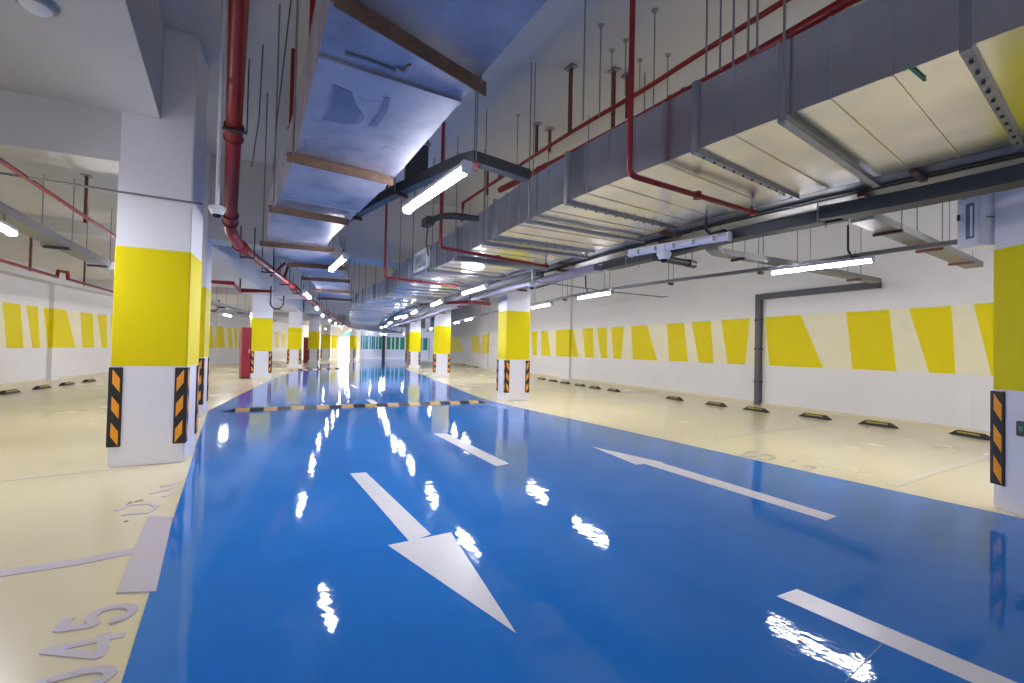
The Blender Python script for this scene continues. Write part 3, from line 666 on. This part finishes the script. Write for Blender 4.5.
tray(TD, -.09, .09, 2.60, 2.70, 'lil', 'long lilac-grey trunking that follows the curve past the speed hump column', 'cable_trunking', rods=(8.2,9.8,11.6,13.5,16,18.5,21,24,27,31), brackets=(9.1,11,13,15.5,18,21,25), lip=False, s0=TD.sY(6.95), ztop=2.82)
tray(TD, -.40, -.26, 2.66, 2.72, 'tray', 'dark slim tray between the galvanised duct and the lilac trunking', s0=TD.sY(8.0))
tray(BT, .09, .155, 2.665, 2.715, 'tray', 'slim grey lighting conduit over the right-hand bay carrying the row of tube lights', 'lighting_conduit', rods=(4.9,6.9,8.2,9.6,11.2,13,15,17.5), brackets=(4.9,6.9,8.2,9.6,11.2), lip=False)
def run(pts, z, w, h, m, label, name='cable_trunking', rods=2, ztop=CZ):
    p = Path([Z(x,y,z) for x,y in pts], 0); t = thing(name, p.at(p.L/2), label, 'cable tray')
    MB().sweep(p.p, -w/2, w/2, z, z+h).build('trough', m, t)
    for k in range(rods):
        s = p.L*(k+.5)/max(rods,1)
        for o_ in (-w/2-.02, w/2+.02):
            q = p.side(s, o_); rod(t, q[0], q[1], z-.02, ztop)
        d = p.dir(s); MB().obox(p.at(s), (d[1],-d[0]), w/2+.03, .025, z-.03, z).build('bracket', 'rust', t)
    return t
run([(712,250),(718,255),(790,267),(876,283)], 2.74, .16, .08, 'ltray', 'grey trunking crossing the right-hand bay towards the dark wall trunking', rods=3)
run([(862,221),(920,245),(974,268)], 2.74, .2, .08, 'ltray', 'grey trunking crossing the right-hand bay nearer the panel column', rods=3)
t = thing('insulated_pipe', (*Z(640,258,2.62),2.62), 'short black insulated pipe with a capped end behind the unlit tube light', 'pipe')
zi = 2.56
A, B = Z(655,257,zi), Z(692,264,zi); MB().tube([(*A,zi),(*B,zi)], .045, 12).build('pipe_run', 'rubber', t, smooth=True); MB().tube([(*Z(688,263,zi),zi),(*Z(694,264.5,zi),zi)], .053, 12).build('end_cap', 'dark', t, smooth=True)
rod(t, B[0], B[1], zi-.05, CZ); rod(t, B[0]-.1, B[1]-.03, zi-.05, CZ)
# L-shaped dark trunking between the two ducts
run([(338,226),(400,194),(462,167),(474,164),(527,181)], 3.0, .10, .10, 'dark', 'dark trunking that turns a corner above the closest lit tube, between the two ducts', rods=3)
t = thing('cable_bundle', (*Z(432,222,2.85),2.85), 'loose black cable bundle and box hanging just below the closest lit tube', 'cable')
c = Z(428,222,2.85); MB().obox(c, (-.5,.86), .10, .05, 2.80, 2.90).build('box', 'rubber', t, bevel=.01)
e = Z(455,216,2.86); MB().tube([(*c,2.85),((c[0]+e[0])/2,(c[1]+e[1])/2,2.89),(*e,2.86),(e[0]+.25,e[1]+.15,2.88)], .035, 8).build('cable', 'rubber', t, smooth=True)
MB().tube([(c[0],c[1],2.85),(c[0]-.02,c[1]+.03,2.6),(c[0]+.01,c[1]+.02,2.45)], .008, 6).build('loose_end', 'rubber', t)
t = thing('riser_trunking', (*Z(416,170,3.1),3.1), 'dark upright trunking rising to the ceiling behind the closest lit tube', 'cable tray')
c = Z(416,184,3.12); MB().obox(c, (-.5,.86), .03, .12, 3.12, 4.49).build('trough', 'dark', t)
MB().obox(c, (-.5,.86), .05, .14, 3.55, 3.58).build('bracket', 'steel', t)
# left bay tray
LT = Path([Z(-60,190,2.62),Z(0,217,2.62),Z(60,247,2.62),Z(112,270,2.62),(-8.0,9.9),(-9.6,14.2),(-11.2,19),(-13.2,25)], 4)
tray(LT, -.11, .11, 2.62, 2.72, 'tray', 'grey cable tray sloping across the left bay behind the large column', rods=(6.0,7.4,9,11,13,15.5,18), brackets=(6.0,7.4,9,11,13,15.5,18), lip=False, ztop=LZ2, bm='dark')
t = tag(MB().tube([(*Z(-30,169,2.93),2.93),(*Z(0,173,2.93),2.93),(*Z(118,191.5,2.93),2.93),(*Z(202,204,2.93),2.93)], .012, 8).build('steel_conduit', 'ltray'), 'thin grey conduit running level to the large left column near its top', 'conduit')
# thin ceiling cables beside the left duct
for k, (pts, label) in enumerate((([(293,-40),(291,0),(277,120),(271,200)], 'thin dark cable running along the ceiling, closer to the thick red main'),
        ([(325,-40),(322,0),(313,100),(308,150)], 'thin dark cable running along the ceiling, closer to the smooth duct'), ([(263,45),(259,120),(240,238)], 'short thin cable drop beside the thick red main'))):
    tag(MB().tube([(*Z(x,y,4.80),4.80) for x,y in pts], .008, 6).build('ceiling_cable', 'wire'), label, 'cable')
# ceiling drop rods over the duct
drops = [(655,10,150),(668,55,100),(536,40,180),(446,110,230),(485,150,215),(518,115,170),(583,0,120),(601,25,118),(612,50,115),(626,40,95),(640,60,90),(706,0,78),(720,-20,70),(733,-30,66),(748,-30,60),(757,-40,52)]
for i,(x,y0,y1) in enumerate(drops):
    A = Z(x,max(y0,2) if y0 > 0 else 2,CZ)
    if y0 <= 0: s_ = Z(x,y1,3.3); A = s_
    k = thing('ceiling_rod', (*A,CZ), f'thin threaded ceiling rod above the duct, {ORD[sorted(d[0] for d in drops).index(x)]} from the closest lit tube', 'rod', 'threaded rods above the duct')
    dd_ = ray(x,y1); zb = H+dd_.z*(A[1]/dd_.y)
    MB().tube([(A[0],A[1],max(zb,3.3)),(A[0],A[1],CZ)], .007, 6).build('rod', 'rod', k)
    MB().rev([(.035,-.008),(.035,0)], (A[0],A[1],CZ-.001), 10).build('ceiling_plate', 'steel', k)
# ------------------------------------------------------------------ lights
def light_proto(lit):
    t = thing('tube_light', (0,0,0), 'x', 'light', 'hanging tube lights' if lit else None)
    L = .62
    MB().hexa([(-L,-.042,.03),(L,-.042,.03),(L,.042,.03),(-L,.042,.03)], [(-L,-.03,.075),(L,-.03,.075),(L,.03,.075),(-L,.03,.075)]).build('housing', 'lamp', t, bevel=.004)
    pts = [(math.cos(a)*.039, math.sin(a)*.044+.028) for a in [math.pi+math.pi*k/8 for k in range(9)]]
    n = len(pts); vs = [(-L+.02,p[0],p[1]) for p in pts]+[(L-.02,p[0],p[1]) for p in pts]
    MB().add(vs, [(i,i+1,n+i+1,n+i) for i in range(n-1)]+[tuple(range(n)),tuple(range(2*n-1,n-1,-1)),(0,n,2*n-1,n-1)]).build('diffuser', 'tube' if lit else 'off', t, smooth=True)
    for sg in (-1,1):
        x0, x1 = sorted((sg*(L-.02), sg*(L+.025))); MB().box(x0,x1,-.045,.045,-.02,.078).build('end_cap', 'lamp', t, bevel=.012)
    if not lit:
        for k in range(5):
            x = -.48+k*.24
            for s_ in (-1,1): MB().box(x-.012,x+.012,s_*.042-.008,s_*.05+.008,.0,.05).build('clip', 'steel', t)
    for x in (-.42,.42): MB().tube([(x,0,.07),(x,0,.17)], .004, 5).build('hanger_wire', 'wire', t)
    return t
off_l = light_proto(False); on_l = light_proto(True); kids(on_l); used[0] = 0
A, B = Vector(Z(727,241,2.58)), Vector(Z(632,257,2.58)); c = (A+B)/2; d = B-A
off_l.location = (c.x,c.y,2.60); off_l.rotation_euler.z = math.atan2(d.y,d.x); off_l['label'] = 'unlit lilac-white tube fitting hung under the trays beside the long trunking'
def light(c, d, z, label, grp='hanging tube lights'):
    return put(on_l, (c[0],c[1],z), math.atan2(d[1],d[0]), label, grp)
def lpx(a, b, z, label, grp='hanging tube lights'):
    A, B = Vector(Z(*a,z)), Vector(Z(*b,z)); c = (A+B)/2; return light(c, B-A, z, label, grp)
lpx((470,169),(405,213), 2.68, 'brightest lit tube light hanging between the two ducts, closest of all')
lpx((346,258),(331,271), 2.58, 'lit tube light hanging at the right edge of the smooth duct where it bends')
for i, q in enumerate(((307,295),(316.6,307.8),(322.3,315),(329.6,320),(335.4,323),(339.8,325.6))):
    p = Z(*q, 2.6); d, t_ = near_dir(LD, p); light(p, d, 2.58, f'small lit tube light in the row along the thick red main, {ORD[i]} along', 'lights of the left lane row')
TY = []
for i, q in enumerate(((474,290),(437,303),(414.8,312),(405.5,316.3),(398,317.6),(390.5,322.5),(386.5,326),(381.8,327.2))):
    p = Z(*q, 2.55); d, t_ = near_dir(TD, p); light(p, d, 2.53, f'lit tube light on the curving tray row, {ORD[i]} back', 'lights of the curving tray row')
bay = [((870,260),(775,272),'long lit tube light over the right-hand bay nearest the panel column'),((613,292),(578,298),'lit tube light over the right-hand bay right of the column by the speed hump'),((551,304),(533,307.5),'short lit tube light over the bay tucked against the column by the speed hump')]
for a,b,l in bay:
    A, B = Vector(Z(*a,2.6)), Vector(Z(*b,2.6)); c = (A+B)/2; light(c, B-A, 2.58, l, 'lights over the right bay')
for i, Y in enumerate((18.9,21.3,24.5,29)):
    s = BT.sY(Y); light(BT.at(s), BT.dir(s), 2.58, f'distant lit tube light over the right-hand bay past the hump column, {ORD[i]}', 'lights over the right bay')
lpx((15,236),(-55,200), 2.45, 'lit tube light cut by the left picture edge over the left bay')
lpx((150,284),(118,276), 2.45, 'lit tube light over the left bay almost hidden behind the large column')
s_ = LT.o(-.9)
for i, Y in enumerate((15.6,19.2,24.5)):
    s = s_.sY(Y); light(s_.at(s), s_.dir(s), 2.55, f'small lit tube light over the left bay past the large column, {ORD[i]}', 'lights over the left bay')
for i,(x,y,yaw) in enumerate(((-12.9,34,1.9),(-13.9,38.5,1.8),(-15.2,36.5,1.9),(-13.6,43.5,1.9),(-11.0,45.5,1.7),(-16.4,44.6,1.9),(-11.6,49.6,1.6),(-8.6,49,1.6),(-13.9,48.4,1.3))):  # extra fittings added only to brighten the far walls and columns
    light((x,y), (math.cos(yaw),math.sin(yaw)), 2.7, f'tiny tube light added to brighten the far end before the green-striped walls, {ORD[i]}', 'lights added at the far end')
# fittings that go on behind the viewpoint
for i,(x,y,yaw) in enumerate(((5.75,4.5,2.1),(2.6,-2.7,-1.02))):
    light((x,y), (math.cos(yaw),math.sin(yaw)), 2.7, ('lit tube light over the right-hand bay hidden behind the edge column','lit tube light of the lane row behind the viewpoint')[i], None)
# ------------------------------------------------------------------ cameras and small fittings
def dome(c, z, label, pole_to=None, s=1.0):
    t = thing('security_camera', (*c,z), label, 'security camera')
    MB().rev([(.03*s,.10*s),(.085*s,.09*s),(.10*s,.07*s),(.10*s,.04*s),(.085*s,.03*s),(.075*s,-.01*s),(.05*s,-.03*s)], (*c,z), 24).build('body', 'plastic', t, smooth=True)
    MB().rev([(.06*s,-.005*s),(.058*s,-.03*s),(.04*s,-.058*s),(.015*s,-.068*s)], (*c,z), 20).build('lens_dome', 'lens', t, smooth=True)
    if pole_to: MB().tube([(*c,z+.09*s),(*c,pole_to)], .018, 10).build('pole', 'plastic', t, smooth=True)
    return t
dome(Z(217,213,2.62), 2.62, 'white dome security camera on a long ceiling pole beside the thick red main', CZ-.003, .72)
dome(Z(664,258,2.44), 2.44, 'small white security camera under the unlit tube fitting', 2.60, .8)
t = dome(Z(532,284,2.5), 2.46, 'tiny white camera on a bracket beside the speed hump column', 2.75, .8)
sd = thing('ceiling_lamp', (*Z(36,0,LZ),LZ), 'round white lamp on the low ceiling at the upper left picture edge', 'lamp')
c = Z(36,1,LZ); MB().rev([(.09,-.05),(.12,-.03),(.13,0)], (*c,LZ), 20).build('base', 'steel', sd, smooth=True); MB().rev([(.02,-.09),(.06,-.08),(.09,-.05)], (*c,LZ), 20).build('cover', 'plastic', sd, smooth=True)
# door seen behind the third right column
s = findx(RW, 423, 1.2); p = RW.side(s, -.02); d = RW.dir(s)
d2 = struct(MB().obox(p, d, .5, .05, 0, 2.2).build('door_2', 'doorm')); MB().obox(p, d, .58, .03, 0, 2.28).build('door_frame', 'wall', d2)
# U shaped hooks in the left distance
for i,(x,y) in enumerate(((213,306),(277,303))):
    A = Vector(Z(x,y,2.75)); t = thing('pipe_loop', (A.x,A.y,2.75), ('dark U-shaped pipe loop hanging in the left bay, left of the tall red cabinet column','dark U-shaped pipe loop at the right side of the tall red cabinet column')[i], 'pipe')
    pts = [(A.x-.22,A.y,BZ+.01)]+[(A.x+.22*math.cos(a),A.y,2.75+.2*math.sin(a)) for a in [math.pi+math.pi*k/8 for k in range(9)]]+[(A.x+.22,A.y,3.0)]
    MB().tube(pts, .025, 8).build('pipe_run', 'rust', t, smooth=True)
tag(MB().tube([(*Z(x,y,2.45),2.45) for x,y in ((534,281),(605,291),(662,297),(668,296.5))], .01, 6).build('steel_conduit', 'rod'), 'thin grey conduit crossing the right-hand bay just past the speed hump column', 'conduit')
for q, z, label in (([(848,225),(848,250),(852,257),(868,256),(871,259)], 2.64, 'black power lead looping down to the long bay light by the panel column'), ([(706,216),(706,230),(710,234),(724,230),(729,233)], 2.66, 'black power lead curling down to the unlit tube fitting'), ([(585,268),(586,288),(588,292)], 2.6, 'straight black power lead down to the bay light right of the hump column')):
    Y0 = Z(*q[-1], z)[1]
    def PY(x,y): d = ray(x,y); p = O+d*(Y0/d.y); return tuple(p)
    tag(MB().tube([PY(x,y) for x,y in q], .013, 8).build('power_lead', 'rubber', smooth=True), label, 'cable')
# ------------------------------------------------------------------ world and view
w = bpy.data.worlds.new('world'); S.world = w; w.use_nodes = True
w.node_tree.nodes['Background'].inputs[0].default_value = (.80,.80,.95,1); w.node_tree.nodes['Background'].inputs[1].default_value = .5
S.cycles.sample_clamp_indirect = 4.0; S.cycles.blur_glossy = 1.0; S.cycles.caustics_reflective = False; S.cycles.caustics_refractive = False
S.view_settings.view_transform = 'Standard'; S.view_settings.look = 'None'; S.view_settings.gamma = 1; S.view_settings.use_curve_mapping = False
S.view_settings.exposure = 1.12
